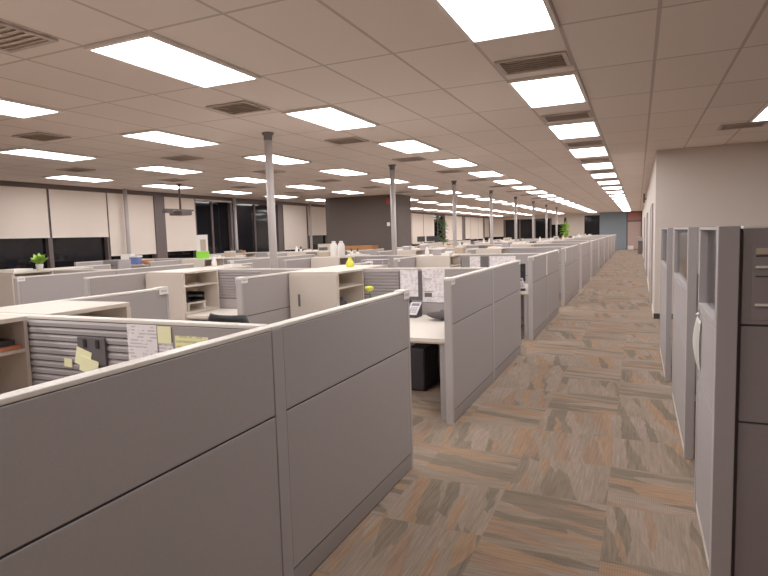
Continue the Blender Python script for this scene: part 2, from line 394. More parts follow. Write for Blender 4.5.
# doors along the aisle side wall
for n, y in enumerate((13.0, 20.5, 29.0)):
    d = struct('door_%d' % (n + 2), MB().box(RX - 0.02, RX - 0.001, y + 0.06, y + 1.7, 0.01, 2.1), 'doorgrey')
    obj('door_frame', MB().box(RX - 0.03, RX - 0.001, y, y + 0.06, 0, 2.16).box(RX - 0.03, RX - 0.001, y + 1.7, y + 1.76, 0, 2.16).box(RX - 0.03, RX - 0.001, y + 0.06, y + 1.7, 2.1, 2.16), 'frame', d)
    obj('door_handle', MB().tube([(RX - 0.02, y + 0.2, 1.0), (RX - 0.07, y + 0.2, 1.0), (RX - 0.07, y + 0.32, 1.0)], 0.011), 'silver', d)
t = thing('wall_sign', 'dark sign projecting from the aisle wall near the ceiling', 'sign', (RX, 24.0, 2.62))
obj('bracket', MB().box(-0.06, -0.001, -0.02, 0.02, 0.12, 0.16), 'dark', t)
obj('board', MB().box(-0.12, -0.06, -0.1, 0.1, 0, 0.34, 0.005), 'mullion', t)

# ------------------------------------------------------------------ ceiling lights and vents
def troffer_meshes():
    m = 0.030
    f = MB().box(0, TW, 0, m, 0, 0.025).box(0, TW, TL - m, TL, 0, 0.025).box(0, m, m, TL - m, 0, 0.025).box(TW - m, TW, m, TL - m, 0, 0.025)
    return f.mesh('frame', 'trofframe'), MB().box(m, TW - m, m, TL - m, 0.006, 0.02).mesh('diffuser', 'diffuser')
TF, TD = troffer_meshes()
COLN = ['row above the aisle', 'second row left of the aisle', 'third row left of the aisle', 'fourth row left of the aisle', 'row nearest the windows']
def hidden_by_block(x, y):
    if y < 19.1: return x < -7.3 and x > -10.2 and y > 17.7
    t_ = 17.8 / y
    if -10.12 < x * t_ < -7.38: return True
    t_ = 19.08 / y
    return -10.12 < x * t_ < -7.38
for c in range(5):
    n = 0
    for j in range(-2, 40, 2):
        x, y = LX0 - 4 * c * TW, LY0 + j * TL
        if y + TL > FY - 0.1: continue
        cs = [(x, y), (x + TW, y), (x, y + TL), (x + TW, y + TL)]
        if not any(in_frame(a, b, CEIL, 0) for a, b in cs): continue
        if all(hidden_by_block(a, b) for a, b in cs) or (y + TL > 17.7 and y < 19.1 and x < -7.2 and x > -10.4): continue
        t = thing('ceiling_light', 'lit recessed ceiling light, %s from the camera in the %s' % (ORD[n], COLN[c]), 'ceiling light', (x, y, CEIL - 0.026), 0, 'recessed ceiling lights')
        put('frame', TF, t); put('diffuser', TD, t); n += 1
for n, (x, y) in enumerate(((LX0 + 4 * TW, LY0 + 4 * TL), (LX0 + 4 * TW, LY0 + 2 * TL))):
    if not any(in_frame(a, b, CEIL, 0) for a in (x, x + TW) for b in (y, y + TL)): continue
    t = thing('ceiling_light', 'lit recessed ceiling light at the right edge above the grey cubicles', 'ceiling light', (x, y, CEIL - 0.026), 0, 'recessed ceiling lights')
    put('frame', TF, t); put('diffuser', TD, t)
def vent_meshes(w, l):
    f = MB(); e = 0.035
    f.box(-w / 2, w / 2, -l / 2, -l / 2 + e, 0, 0.014, 0.003).box(-w / 2, w / 2, l / 2 - e, l / 2, 0, 0.014, 0.003)
    f.box(-w / 2, -w / 2 + e, -l / 2 + e, l / 2 - e, 0, 0.014).box(w / 2 - e, w / 2, -l / 2 + e, l / 2 - e, 0, 0.014)
    s = MB(); k = 6
    for i in range(k):
        y = -l / 2 + e + (l - 2 * e) * (i + 0.5) / k
        g = MB().box(-w / 2 + e, w / 2 - e, -0.016, 0.016, -0.0015, 0.0015)
        g.xf(Matrix.Translation((0, y, 0.008)) @ Matrix.Rotation(0.6, 4, 'X'))
        me = g.mesh('t', 'vent'); s.bm.from_mesh(me)
    return f.mesh('frame', 'vent'), s.mesh('slats', 'vent'), MB().box(-w / 2 + 0.01, w / 2 - 0.01, -l / 2 + 0.01, l / 2 - 0.01, 0.0142, 0.0165).mesh('duct_opening', 'laminate')
VM = [vent_meshes(0.56, 0.42), vent_meshes(0.5, 0.44)]
VX = [-0.80, -3.82, -6.88, -9.4]
VN = ['above the aisle', 'second row left of the aisle', 'third row left of the aisle', 'row nearest the windows']
for c, vx in enumerate(VX):
    n = 0
    for q in range(-1, 11 if c < 2 else 7):
        y = 4.94 + q * 2 * TL + (0.04 if c else 0)
        if not in_frame(vx, y, CEIL, 15) or (c == 3 and y > 17): continue
        if hidden_by_block(vx, y): continue
        t = thing('ceiling_vent', 'grey slatted ceiling air vent, %s from the camera %s' % (ORD[n], VN[c]), 'air vent', (vx, y, CEIL - 0.0175), 0, 'ceiling air vents')
        for nm, me in zip(('frame', 'slats', 'duct_opening'), VM[0 if c == 0 else 1]): put(nm, me, t)
        n += 1
t = thing('ceiling_vent', 'grey slatted ceiling air vent at the right edge of the photo', 'air vent', (1.3, 9.4, CEIL - 0.0175), 0, 'ceiling air vents')
for nm, me in zip(('frame', 'slats', 'duct_opening'), VM[0]): put(nm, me, t)

# ------------------------------------------------------------------ cubicle panels
PH = 1.28
def panel(name_label, x, y, L, axis='y', posts=(0, 0), slat=None, far=False, group=None):
    """a low fabric panel of length L from (x, y) along the axis; slat = (from, to) of slatted upper tile"""
    rz = PI / 2 if axis == 'y' else 0.0
    t = thing('cubicle_panel', name_label, 'cubicle panel', (x, y, 0), rz, group)
    k = (round(L, 3), posts, slat)
    def core(): return MB().box(0.006, L - 0.006, -0.024, 0.024, 0.115, 1.262).mesh('frame', 'seam')
    def up():
        b = MB(); a0, a1 = posts[0] + 0.003, L - posts[1] - 0.003
        if slat: 
            b.box(slat[1] + 0.004, a1, -0.031, 0.031, 0.886, 1.260, 0.003)
        else: b.box(a0, a1, -0.031, 0.031, 0.886, 1.260, 0.003)
        return b.mesh('upper_fabric', 'fabric')
    def lo(): return MB().box(posts[0] + 0.003, L - posts[1] - 0.003, -0.031, 0.031, 0.125, 0.876, 0.003).mesh('lower_fabric', 'fabric')
    def cap(): return MB().box(0, L, -0.029, 0.029, 1.263, PH, 0.004).mesh('top_cap', 'cap')
    def kick(): return MB().box(0.006, L - 0.006, -0.029, 0.029, 0.012, 0.115, 0.003).box(0.02, L - 0.02, -0.02, 0.02, 0, 0.012).mesh('kick_plate', 'kick')
    put('frame', cached(('core', k), core), t); put('upper_fabric', cached(('up', k), up), t); put('lower_fabric', cached(('lo', k), lo), t)
    put('top_cap', cached(('cap', k), cap), t); put('kick_plate', cached(('kick', k), kick), t)
    for i, w_ in enumerate(posts):
        if w_:
            a = 0 if i == 0 else L - w_
            put('end_post', cached(('post', k, i), lambda: MB().box(a, a + w_, -0.033, 0.033, 0.0, 1.262, 0.004).mesh('end_post', 'post' if w_ < 0.06 else 'frame')), t)
    if slat and slat[0] > posts[0] + 0.03:
        put('upper_fabric', cached(('up2', k), lambda: MB().box(posts[0] + 0.003, slat[0] - 0.004, -0.031, 0.031, 0.886, 1.260, 0.003).mesh('upper_fabric', 'fabric')), t)
    if slat:
        def sl():
            b = MB(); z = 0.8875
            while z < 1.23:
                for sgn in (-1, 1):
                    pr = [(0.024, 0.0), (0.036, 0.004), (0.036, 0.022), (0.027, 0.034), (0.024, 0.035)]
                    va = [b.bm.verts.new((slat[0], sgn * p, z + q)) for p, q in pr]; vb = [b.bm.verts.new((slat[1], sgn * p, z + q)) for p, q in pr]
                    for i in range(len(pr) - 1): b.bm.faces.new((va[i], va[i + 1], vb[i + 1], vb[i]))
                    b.bm.faces.new(va); b.bm.faces.new(vb)
                z += 0.0374
            return b.mesh('slat_tile', 'slat')
        put('slat_tile', cached(('sl', k), sl), t)
    return t

def name_tag(label, x, y, axis_dir):
    """folded white card hooked over a panel's top corner at its end; axis_dir = +1 if the panel runs on to +y"""
    w = 0.10
    y0, y1 = (y + 0.005, y + 0.005 + w) if axis_dir > 0 else (y - 0.005 - w, y - 0.005)
    b = MB().box(x + 0.0345, x + 0.038, y0, y1, 1.225, PH + 0.0035).box(x - 0.038, x - 0.0345, y0, y1, 1.225, PH + 0.004).box(x - 0.038, x + 0.038, y0, y1, PH + 0.001, PH + 0.005)
    t = tag(obj('name_tag', b, 'white'), label, 'name tag', 'name tags on the panel ends')
    obj('print_strip', MB().box(x + 0.038, x + 0.0388, y0 + 0.015, y1 - 0.015, 1.245, 1.262), 'silver', t)
    return t

S0, PITCH_Y = 2.09, 4.12
AX, WX1, WX2, WX3, WX4, WX5 = -1.487, -3.69, -5.89, -7.15, -9.18, -11.38
NROW = 11
XN = {AX: 'beside the aisle', WX1: 'between first and second cubicle columns', WX2: 'closing the second cubicle column', WX3: 'opening the third cubicle column',
      WX4: 'between third and fourth cubicle columns', WX5: 'nearest the windows'}
def row_spine(k): return S0 + PITCH_Y * k
for k in range(NROW):
    S = row_spine(k); rn = ORD[k] + ' row'
    far = k > 4
    lines = [AX, WX1, WX2, WX3, WX4, WX5]
    if k == 0: lines = [AX, WX1]
    if k > 3: lines = [AX, WX1, WX2, WX3]
    if k > 7: lines = [AX, WX1]
    for x in lines:
        if not far or x == AX:
            if not (k == 0 and x != AX):
                panel('grey fabric panel %s, %s, near half' % (XN[x], rn), x, S - 1.55, 1.507, 'y', (0.032, 0.0), None, far, 'panels along the cubicle columns')
                if k > 0 and k < 4 and x in (AX, WX1, WX3): name_tag('white tag on near end of the panel %s, %s' % (XN[x], rn), x, S - 1.55, 1)
        if not (x == WX5 and k > 0):
            panel('grey fabric panel %s, %s, far half' % (XN[x], rn), x, S - 0.041, 1.636, 'y', (0.082, 0.03), None, far, 'panels along the cubicle columns')
            if k < 3 and x in (AX, WX1): name_tag('white tag on far end of the panel %s, %s' % (XN[x], rn), x, S + 1.595, -1)
    cols = [(WX1, AX, 'first'), (WX2, WX1, 'second'), (WX4, WX3, 'third'), (WX5, WX4, 'fourth')]
    if k == 0: cols = cols[:1]
    if k == 4: cols = cols[:2] + [cols[2]]
    if k > 4: cols = cols[:2]
    if k > 7: cols = cols[:1]
    for (x0, x1, cn) in cols:
        L = x1 - x0 - 0.08
        panel('grey cross panel between desks, %s, %s cubicle column' % (rn, cn), x0 + 0.04, S, L, 'x', (0, 0), (0.5, 1.33) if k else (0.03, 1.33), far, 'cross panels between facing desks')
# the panel line goes on, paler, to the end of the aisle
# ------------------------------------------------------------------ storage cabinets
def cabinet_meshes(W, D, far):
    def car():
        b = MB()
        b.box(0.0, W + 0.004, 0, D + 0.004, 1.256, 1.281, 0.003)                      # top
        b.box(0.0, W - 0.36, 0, D, 0.05, 1.256)                                        # closed wardrobe body
        b.box(W - 0.36, W, 0, D, 0.05, 0.77)                                           # closed base
        b.box(W - 0.36, W, 0, 0.02, 0.77, 1.256).box(W - 0.36, W, D - 0.02, D, 0.77, 1.256)
        b.box(0.02, W - 0.02, 0.02, D - 0.04, 0.0, 0.05)
        return b.mesh('carcass', 'laminate')
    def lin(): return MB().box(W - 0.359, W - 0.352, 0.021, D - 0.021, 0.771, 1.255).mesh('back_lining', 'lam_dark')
    def sh(): return MB().box(W - 0.35, W - 0.004, 0.0205, D - 0.0205, 1.085, 1.103).mesh('shelf', 'laminate')
    def door(): return MB().box(0.006, W - 0.006, D + 0.001, D + 0.019, 0.06, 1.25, 0.002).mesh('door', 'laminate')
    def han(): return MB().box(0.125, 0.15, D + 0.0195, D + 0.034, 0.89, 1.03, 0.004).mesh('handle', 'dark')
    return [('carcass', car), ('back_lining', lin), ('shelf', sh), ('door', door), ('handle', han)]
def flip(me, nm):
    c = me.copy()
    for v in c.vertices: v.co.y = -v.co.y
    c.flip_normals(); return c
def cabinet(label, x, S, side, W=0.63, D=0.645, far=False):
    t = thing('storage_cabinet', label, 'cabinet', (x + 0.042, S + side * 0.042, 0), 0, 'beige cabinets at the panel corners')
    made = {}
    for nm, fn in cabinet_meshes(W, D, far):
        key = ('cab', W, D, nm)
        me = cached(key, fn)
        if side < 0: me = cached(key + ('flip',), lambda: flip(me, nm))
        if far and nm in ('back_lining', 'handle'): continue
        made[nm] = put(nm, me, made['door'] if nm == 'handle' else t)
    return t
CABS = {}
def cab(k, cn, x, side, **kw):
    where = 'near side' if side < 0 else 'far side'
    CABS[(k, cn, side)] = (x, row_spine(k), side, kw.get('W', 0.63), kw.get('D', 0.645))
    return cabinet('beige storage cabinet with open shelf, %s of cross panel, %s row, %s column' % (where, ORD[k], cn), x, row_spine(k), side, **kw)
cab(0, 'first', WX1, -1, W=0.575, D=0.78)
cab(0, 'first', WX1, 1, W=0.63, D=0.56)
for k in range(1, NROW):
    far = k > 3
    cs = [('first', WX1), ('second', WX2), ('third', WX4), ('fourth', WX5)]
    if k > 3: cs = cs[:2]
    if k > 6: cs = cs[:1]
    for cn, x in cs:
        for side in (-1, 1):
            if cn == 'fourth' and side > 0: continue
            cab(k, cn, x, side, far=far)

# ------------------------------------------------------------------ desks
def desk(label, x0, x1, S, side, ret=True):
    """L-shaped desk along the cross panel with a return along the right-hand panel"""
    t = thing('corner_desk', label, 'desk', ((x0 + x1) / 2, S + side * 0.045, 0), 0, 'corner desks in the cubicles')
    hx = (x1 - x0) / 2; d = 0.66; rw, rl = 0.62, 1.42
    pts = [(-hx, 0), (hx, 0), (hx, rl), (hx - rw, rl), (hx - rw, d + 0.18), (hx - rw - 0.18, d), (-hx, d)]
    if side < 0: pts = [(x, -y) for x, y in pts][::-1]
    obj('worktop', MB().prism(pts, 0.71, 0.74), 'desk', t)
    obj('edge_band', MB().prism([(p[0] * 1.0, p[1]) for p in pts], 0.695, 0.7095), 'lam_dark', t)
    g = lambda a, b: (a, b) if side > 0 else (-b, -a)
    y0, y1 = g(rl - 0.05, rl - 0.02)
    obj('end_panel', MB().box(hx - 0.07, hx - 0.012, y0, y1, 0, 0.694), 'frame', t)
    y0, y1 = g(0.06, 0.60)
    obj('leg', MB().box(-hx + 0.02, -hx + 0.05, y0, y1, 0, 0.694), 'frame', t)
    return t
desk('pale corner desk with phone, seen through the nearest cubicle entrance', WX1 + 0.70, AX - 0.045, row_spine(1), -1)
desk('pale corner desk below the black letter tray shelf, second row, second column', WX2 + 0.70, WX1 - 0.045, row_spine(1), -1)
desk('pale corner desk just inside the second aisle entrance, second row, far side', WX1 + 0.70, AX - 0.045, row_spine(1), 1)
desk('pale corner desk just inside the second aisle entrance, third row, near side', WX1 + 0.70, AX - 0.045, row_spine(2), -1)
desk('pale corner desk hidden behind the nearest aisle panel, first row far side', WX1 + 0.70, AX - 0.045, row_spine(0), 1)

# ------------------------------------------------------------------ chairs
def office_chair(label, x, y, rz):
    t = thing('office_chair', label, 'chair', (x, y, 0), rz, None)
    def blade(w, h, d, curve):
        def fn(u, v):
            a = (u - 0.5) * 2; b_ = v
            ww = w * (1 - 0.25 * abs(2 * b_ - 1) ** 3)
            return Vector((a * ww / 2, -curve * (a * a) + 0.02 * math.sin(b_ * PI), b_ * h))
        b = MB().quadgrid(fn, 12, 12)
        r = bmesh.ops.solidify(b.bm, geom=b.bm.faces[:], thickness=d); return b
    bb = blade(0.56, 0.50, 0.05, 0.05); bb.xf(Matrix.Translation((0, 0.24, 0.515)) @ Matrix.Rotation(-0.12, 4, 'X'))
    obj('backrest', bb, 'black', t)
    obj('seat', MB().box(-0.25, 0.25, -0.26, 0.22, 0.43, 0.50, 0.03), 'black', t)
    obj('back_bar', MB().tube([(0, 0.15, 0.44), (0, 0.27, 0.46), (0, 0.30, 0.62)], 0.02), 'dark', t)
    for s_ in (-1, 1):
        obj('armrest', MB().tube([(s_ * 0.25, 0.08, 0.45), (s_ * 0.31, 0.08, 0.48), (s_ * 0.31, 0.06, 0.66)], 0.016).box(s_ * 0.31 - 0.04, s_ * 0.31 + 0.04, -0.14, 0.12, 0.66, 0.69, 0.01), 'black', t)
    obj('gas_column', MB().lathe([(0.04, 0.09), (0.035, 0.3), (0.022, 0.3), (0.022, 0.43)], n=16), 'dark', t)
    bs = MB()
    for i in range(5):
        a = 2 * PI * i / 5; bs.tube([(0.02 * math.cos(a), 0.02 * math.sin(a), 0.11), (0.29 * math.cos(a), 0.29 * math.sin(a), 0.075)], [0.03, 0.018])
    base = obj('star_base', bs, 'black', t)
    for i in range(5):
        a = 2 * PI * i / 5
        c = MB().lathe([(0.012, -0.02), (0.028, -0.016), (0.028, 0.016), (0.012, 0.02)], n=14)
        c.xf(Matrix.Translation((0.29 * math.cos(a), 0.29 * math.sin(a), 0.0285)) @ Matrix.Rotation(a, 4, 'Z') @ Matrix.Rotation(PI / 2, 4, 'X'))
        obj('caster', c, 'black', base)
    return t
office_chair('black office chair whose back top shows above the nearest cross panel', -3.28, 4.25, PI * 0.97)

# ------------------------------------------------------------------ right-hand glazed cubicle panels
def glazed(label, x, y, L, axis, th=0.07, post0=True, post1=True):
    rz = PI / 2 if axis == 'y' else 0.0
    t = thing('glazed_panel', label, 'cubicle panel', (x, y, 0), rz, 'tall glazed panels right of the aisle')
    h = th / 2; H = 1.655
    a0, a1 = (0.07 if post0 else 0.0), L - (0.05 if post1 else 0.0)
    obj('frame', MB().box(0.01, L - 0.01, -h * 0.7, h * 0.7, 0.10, 1.17).box(a0, a1, -h, h, 1.19, 1.225, 0.003).box(a0, a1, -h, h, H - 0.014, H, 0.003), 'frame', t)
    obj('middle_fabric', MB().box(a0 + 0.003, a1 - 0.003, -h + 0.001, h - 0.001, 0.79, 1.186, 0.003), 'fabric', t)
    obj('lower_fabric', MB().box(a0 + 0.003, a1 - 0.003, -h + 0.001, h - 0.001, 0.06, 0.782, 0.003), 'fabric', t)
    obj('kick_plate', MB().box(0.01, L - 0.01, -h * 0.9, h * 0.9, 0.0, 0.055), 'cap', t)
    obj('glass_pane', MB().box(a0, a1, -0.003, 0.003, 1.225, H - 0.014), 'glass', t)
    if post0: obj('end_post', MB().box(0, 0.07, -h - 0.002, h + 0.002, 0, H + 0.004, 0.004), 'frame', t)
    if post1: obj('end_post', MB().box(L - 0.05, L, -h - 0.002, h + 0.002, 0, H + 0.004, 0.004), 'frame', t)
    return t
glazed('tall grey panel with glass top, nearest on the right of the aisle', 0.363, 2.9, 0.86, 'y', 0.078)
glazed('tall grey panel with glass top, second on the right of the aisle', 0.3475, 4.5, 1.72, 'y', 0.055)
glazed('tall grey panel with glass top, third on the right before the wall corner', 0.308, 6.77, 1.8, 'y', 0.05)
t = thing('slatted_panel', 'tall shade-tinted grey panel facing the camera at the right edge of the photo', 'cubicle panel', (0.418, 2.955, 0))
obj('frame', MB().box(0, 1.5, -0.02, 0.02, 0.06, 1.64), 'seam', t)
obj('seam_strip', MB().box(-0.0135, -0.001, -0.03, 0.02, 0.0, 1.645), 'seam', t)
obj('lower_fabric', MB().box(0.002, 1.5, -0.031, 0.031, 0.03, 0.775, 0.003), 'fabric_shaded', t)
obj('middle_fabric', MB().box(0.002, 1.5, -0.031, 0.031, 0.785, 1.215, 0.003), 'fabric_shaded', t)
obj('upper_fabric', MB().box(0.002, 1.5, -0.031, 0.031, 1.225, 1.645, 0.003), 'fabric_shaded', t)
obj('inset_board', MB().box(0.035, 1.45, -0.035, -0.0312, 1.245, 1.575, 0.001), 'fabric_shaded', t)
tr = MB()
for z_, h_ in ((1.535, 0.026), (1.477, 0.007), (1.31, 0.008)): tr.box(0.055, 1.43, -0.044, -0.0352, z_, z_ + h_)
rl_ = obj('rail', MB().box(0.05, 1.43, -0.044, -0.0352, 1.533, 1.56), 'lam_dark', t)
obj('rail', MB().box(0.05, 1.43, -0.048, -0.0352, 1.474, 1.483), 'cap', t)
obj('rail', MB().box(0.05, 1.43, -0.048, -0.0352, 1.308, 1.318), 'cap', t)
obj('groove', MB().box(0.05, 1.43, -0.0375, -0.0352, 1.434, 1.440).box(0.05, 1.43, -0.0375, -0.0352, 1.522, 1.528), 'seam', t)
obj('top_cap', MB().box(0, 1.5, -0.033, 0.033, 1.6455, 1.658, 0.003), 'cap', t)
glazed('tall glazed cross panel inside the right-hand cubicles, before the wall corner', 0.40, 6.10, 1.6, 'x', 0.06, False, True)
t = thing('storage_cabinet', 'pale overhead cabinet seen through the glass on the right', 'cabinet', (0.75, 3.9, 0))
obj('carcass', MB().box(0, 0.9, 0, 0.4, 0.05, 1.5, 0.004).box(0.03, 0.87, 0.03, 0.37, 0, 0.05), 'laminate', t)
d_ = obj('door', MB().box(0.01, 0.89, -0.019, -0.001, 1.28, 1.49, 0.002), 'laminate', t)
obj('handle', MB().box(0.35, 0.55, -0.03, -0.0195, 1.3, 1.315), 'dark', d_)
d_ = obj('door', MB().box(0.01, 0.89, -0.019, -0.001, 0.06, 1.27, 0.002), 'laminate', t)
obj('handle', MB().box(0.8, 0.815, -0.03, -0.0195, 0.8, 0.95), 'dark', d_)
# flyer pocket on the nearest glazed panel's far half
def flyer():
    b = MB()
    def fn(u, v):
        z = 0.86 + v * 0.28; out = 0.004 + 0.020 * math.sin(v * PI) * (0.4 + 0.6 * u)
        return Vector((-out, u * 0.22, z))
    b.quadgrid(fn, 6, 10, smooth=True); bmesh.ops.solidify(b.bm, geom=b.bm.faces[:], thickness=0.003)
    return b
t = thing('flyer', 'white curling flyer clipped to the nearest glazed panel on the right', 'paper', (0.3235, 3.55, 0))
obj('sheet', flyer(), 'white', t)
obj('push_pin', MB().lathe([(0.012, 0), (0.008, 0.012), (0.003, 0.02)], n=12).xf(Matrix.Translation((0, 0.11, 1.165)) @ Matrix.Rotation(-PI / 2, 4, 'Y')), 'white', t)

# ------------------------------------------------------------------ steel poles in the cubicle field
for k in range(1, 9):
    y = row_spine(k) + 0.115
    t = thing('ceiling_pole', 'grey round pole from floor to ceiling, %s from the camera' % ORD[k - 1], 'pole', (-4.41, y, 0), 0, 'round poles among the cubicles')
    obj('shaft', MB().lathe([(0.052, 0), (0.05, CEIL - 0.10)], n=20), 'pole', t)
    obj('collar', MB().lathe([(0.054, CEIL - 0.10), (0.054, CEIL - 0.04), (0.075, CEIL - 0.025), (0.078, CEIL - 0.001)], n=20), 'dark', t)

# ------------------------------------------------------------------ papers on the panels
def sheet_on_panel(name, label, cat, x0, x1, z0, z1, S, m='sheet', off=0.0, tilt=0.0, group=None, yb=None):
    if yb is None: yb = 0.0312 if x0 > -2.30 else 0.0365
    b = MB().box(-(x1 - x0) / 2, (x1 - x0) / 2, -0.002, 0, -(z1 - z0) / 2, (z1 - z0) / 2)
    b.xf(Matrix.Rotation(tilt, 4, 'Y'))
    o = obj(name, b, m, None, ((x0 + x1) / 2, S - yb - off, (z0 + z1) / 2))
    return tag(o, label, cat, group)
S = row_spine(0)
sheet_on_panel('printed_sheet', 'large white printed sheet pinned on the nearest cross panel', 'paper', -2.325, -2.13, 1.03, 1.262, S)
sheet_on_panel('sticky_note', 'yellow note overlapping the large white sheet, nearest cross panel', 'sticky note', -2.125, -2.04, 1.175, 1.258, S, 'yellow', 0.0045)
sheet_on_panel('printed_sheet', 'small white sheet hanging below the yellow note, nearest cross panel', 'paper', -2.128, -2.035, 1.08, 1.18, S)
sheet_on_panel('sticky_note', 'wide yellow printed note at right end of the nearest cross panel', 'sticky note', -2.02, -1.82, 1.15, 1.215, S, 'note')
t = thing('note_holder', 'dark grey plastic holder hooked on the slats of nearest cross panel', 'holder', (-2.575, S - 0.039, 1.04))
obj('back_plate', MB().box(-0.10, 0.10, -0.012, 0, 0, 0.145, 0.003), 'dark', t)
for dx in (-0.04, 0.05): obj('hook', MB().box(dx - 0.012, dx + 0.012, -0.018, -0.0125, 0.09, 0.135, 0.002), 'black', t)
for i, (x0, x1, z0, z1, ti, of) in enumerate(((-2.69, -2.58, 1.03, 1.12, 0.28, 0.016), (-2.655, -2.525, 0.995, 1.075, 0.22, 0.021))):
    sheet_on_panel('sticky_note', ['tilted yellow sticky note, upper one on the dark grey holder', 'yellow sticky note, lower right one on the dark grey holder'][i], 'sticky note', x0, x1, z0, z1, S, 'yellow', of, ti)
sheet_on_panel('sticky_note', 'small square cream sticky note left of the dark grey holder', 'sticky note', -2.80, -2.74, 1.015, 1.06, S, 'yellow', 0.002, 0.05)
S = row_spine(1)
t = thing('framed_list', 'narrow printed list in a dark frame on the second cross panel', 'frame', (-2.42, S - 0.0385, 0.95))
obj('backing', MB().box(-0.14, 0.15, -0.006, 0, -0.04, 0.295), 'dark', t)
obj('sheet', MB().box(-0.12, 0.10, -0.008, -0.0062, 0, 0.31), 'sheet', t)
t = thing('wall_chart', 'large white printed chart hanging on the second cross panel', 'chart', (-2.135, S - 0.0312, 0.885))
obj('sheet', MB().box(-0.14, 0.135, -0.003, 0, 0, 0.385), 'sheet', t)
obj('photo_block', MB().box(-0.11, -0.02, -0.0045, -0.0032, 0.06, 0.11), 'dark', t)
obj('heading', MB().box(-0.11, -0.01, -0.0045, -0.0032, 0.118, 0.126).box(-0.12, -0.02, -0.0045, -0.0032, 0.265, 0.273), 'dark', t)
S = row_spine(2)
for i, (x0, x1, m_) in enumerate(((-2.84, -2.65, 'sheet'), (-2.63, -2.49, 'dark'), (-2.47, -2.0, 'sheet'))):
    sheet_on_panel('printed_sheet', ['white printed sheet next to the shelf, third cross panel', 'dark poster between white sheets, third cross panel', 'wide white sheet at right end of the third cross panel'][i], 'paper', x0, x1, 0.90, 1.235, S, m_, yb=0.0366)
o = obj('paper_strip', MB().box(AX + 0.0335, AX + 0.036, 10.20, 10.29, 0.9, 1.25), 'white'); tag(o, 'tall white paper strip on the third row aisle panel', 'paper')
o = obj('paper_strip', MB().box(AX + 0.0335, AX + 0.036, 13.05, 13.15, 0.98, 1.25), 'white'); tag(o, 'white paper strip on the fourth row aisle panel', 'paper')

# ------------------------------------------------------------------ things on the desks and cabinets
TOP = 1.2815
def phone(label, x, y, z, rz):
    t = thing('desk_phone', label, 'phone', (x, y, z), rz)
    pts = [(-0.11, 0.0), (0.11, 0.0), (0.11, 0.10), (-0.11, 0.02)]
    b = MB(); lo = []
    prof = [(-0.10, 0.0), (0.10, 0.0), (0.10, 0.19), (-0.10, 0.035)]
    A = [b.bm.verts.new((-0.075, p, q)) for p, q in prof]; B = [b.bm.verts.new((0.075, p, q)) for p, q in prof]
    b.bm.faces.new(A); b.bm.faces.new(B)
    for i in range(4): b.bm.faces.new((A[i], A[(i + 1) % 4], B[(i + 1) % 4], B[i]))
    bmesh.ops.bevel(b.bm, geom=b.bm.edges[:], offset=0.006, segments=2, affect='EDGES')
    obj('body', b, 'black', t)
    up = math.atan2(0.155, 0.2)
    R = Matrix.Translation((0, 0, 0.1145)) @ Matrix.Rotation(up, 4, 'X')
    obj('face_plate', MB().box(-0.073, 0.073, -0.118, 0.118, -0.001, 0.0035, 0.001).xf(R), 'silver', t)
    obj('screen', MB().box(-0.055, 0.055, 0.045, 0.095, 0.0036, 0.006).xf(R), 'dark', t)
    kb = MB()
    for i in range(4):
        for j in range(3): kb.box(-0.05 + j * 0.036, -0.022 + j * 0.036, -0.085 + i * 0.028, -0.068 + i * 0.028, 0.0036, 0.007)
    obj('keypad', kb.xf(R), 'kick', t)
    obj('handset', MB().tube([(-0.10, -0.10, 0.05), (-0.105, -0.06, 0.095), (-0.105, 0.06, 0.19), (-0.10, 0.10, 0.205)], [0.026, 0.02, 0.02, 0.028]), 'black', t)
    return t
S1 = row_spine(1)
ph_ = phone('silver desk phone with black handset on the desk at the nearest entrance', -2.30, S1 - 0.24, 0.7405, -0.05)
ph_.scale = (0.84, 0.84, 0.84)
def pouch(fn_w):
    def fn(u, v):
        a, b_ = u * 2 * PI, v * PI
        return Vector((0.16 * math.sin(b_) * math.cos(a) * (1 + 0.15 * math.sin(3 * a)), 0.12 * math.sin(b_) * math.sin(a), 0.045 - 0.045 * math.cos(b_) * (1 + 0.3 * math.cos(a))))
    return fn
pm = MB().quadgrid(pouch(0), 24, 10); bmesh.ops.remove_doubles(pm.bm, verts=pm.bm.verts, dist=0.001)
zmin = min(v.co.z for v in pm.bm.verts)
o = obj('soft_pouch', pm, 'charcoal', None, (-1.93, S1 - 0.42, 0.7405 - zmin)); tag(o, 'rumpled dark grey pouch on the desk under the white chart', 'pouch')
t = thing('flower_pot', 'single yellow flower in a dark vase, nearest desk', 'flower', (-2.80, S1 - 0.33, 0.7405))
obj('vase', MB().lathe([(0.035, 0), (0.045, 0.05), (0.03, 0.11), (0.022, 0.16), (0.028, 0.17)], n=16), 'dark', t)
obj('stem', MB().tube([(0, 0, 0.165), (0.005, 0, 0.24), (-0.01, 0, 0.30)], 0.006), 'leafdark', t)
fl = MB().lathe([(0.01, -0.03), (0.045, -0.01), (0.055, 0.015), (0.04, 0.03), (0.01, 0.036)], (-0.01, 0, 0.32), 12); obj('blossom', fl, 'lime', t)
t = thing('computer_tower', 'black computer tower in shadow below the nearest entrance desk', 'computer', (-2.15, S1 - 0.62, 0))
obj('case', MB().box(-0.1, 0.1, 0, 0.45, 0.012, 0.46, 0.006).box(-0.09, 0.09, 0.02, 0.43, 0, 0.012), 'black', t)
obj('front_panel', MB().box(-0.09, 0.09, -0.012, -0.0005, 0.02, 0.45, 0.004), 'black', t)

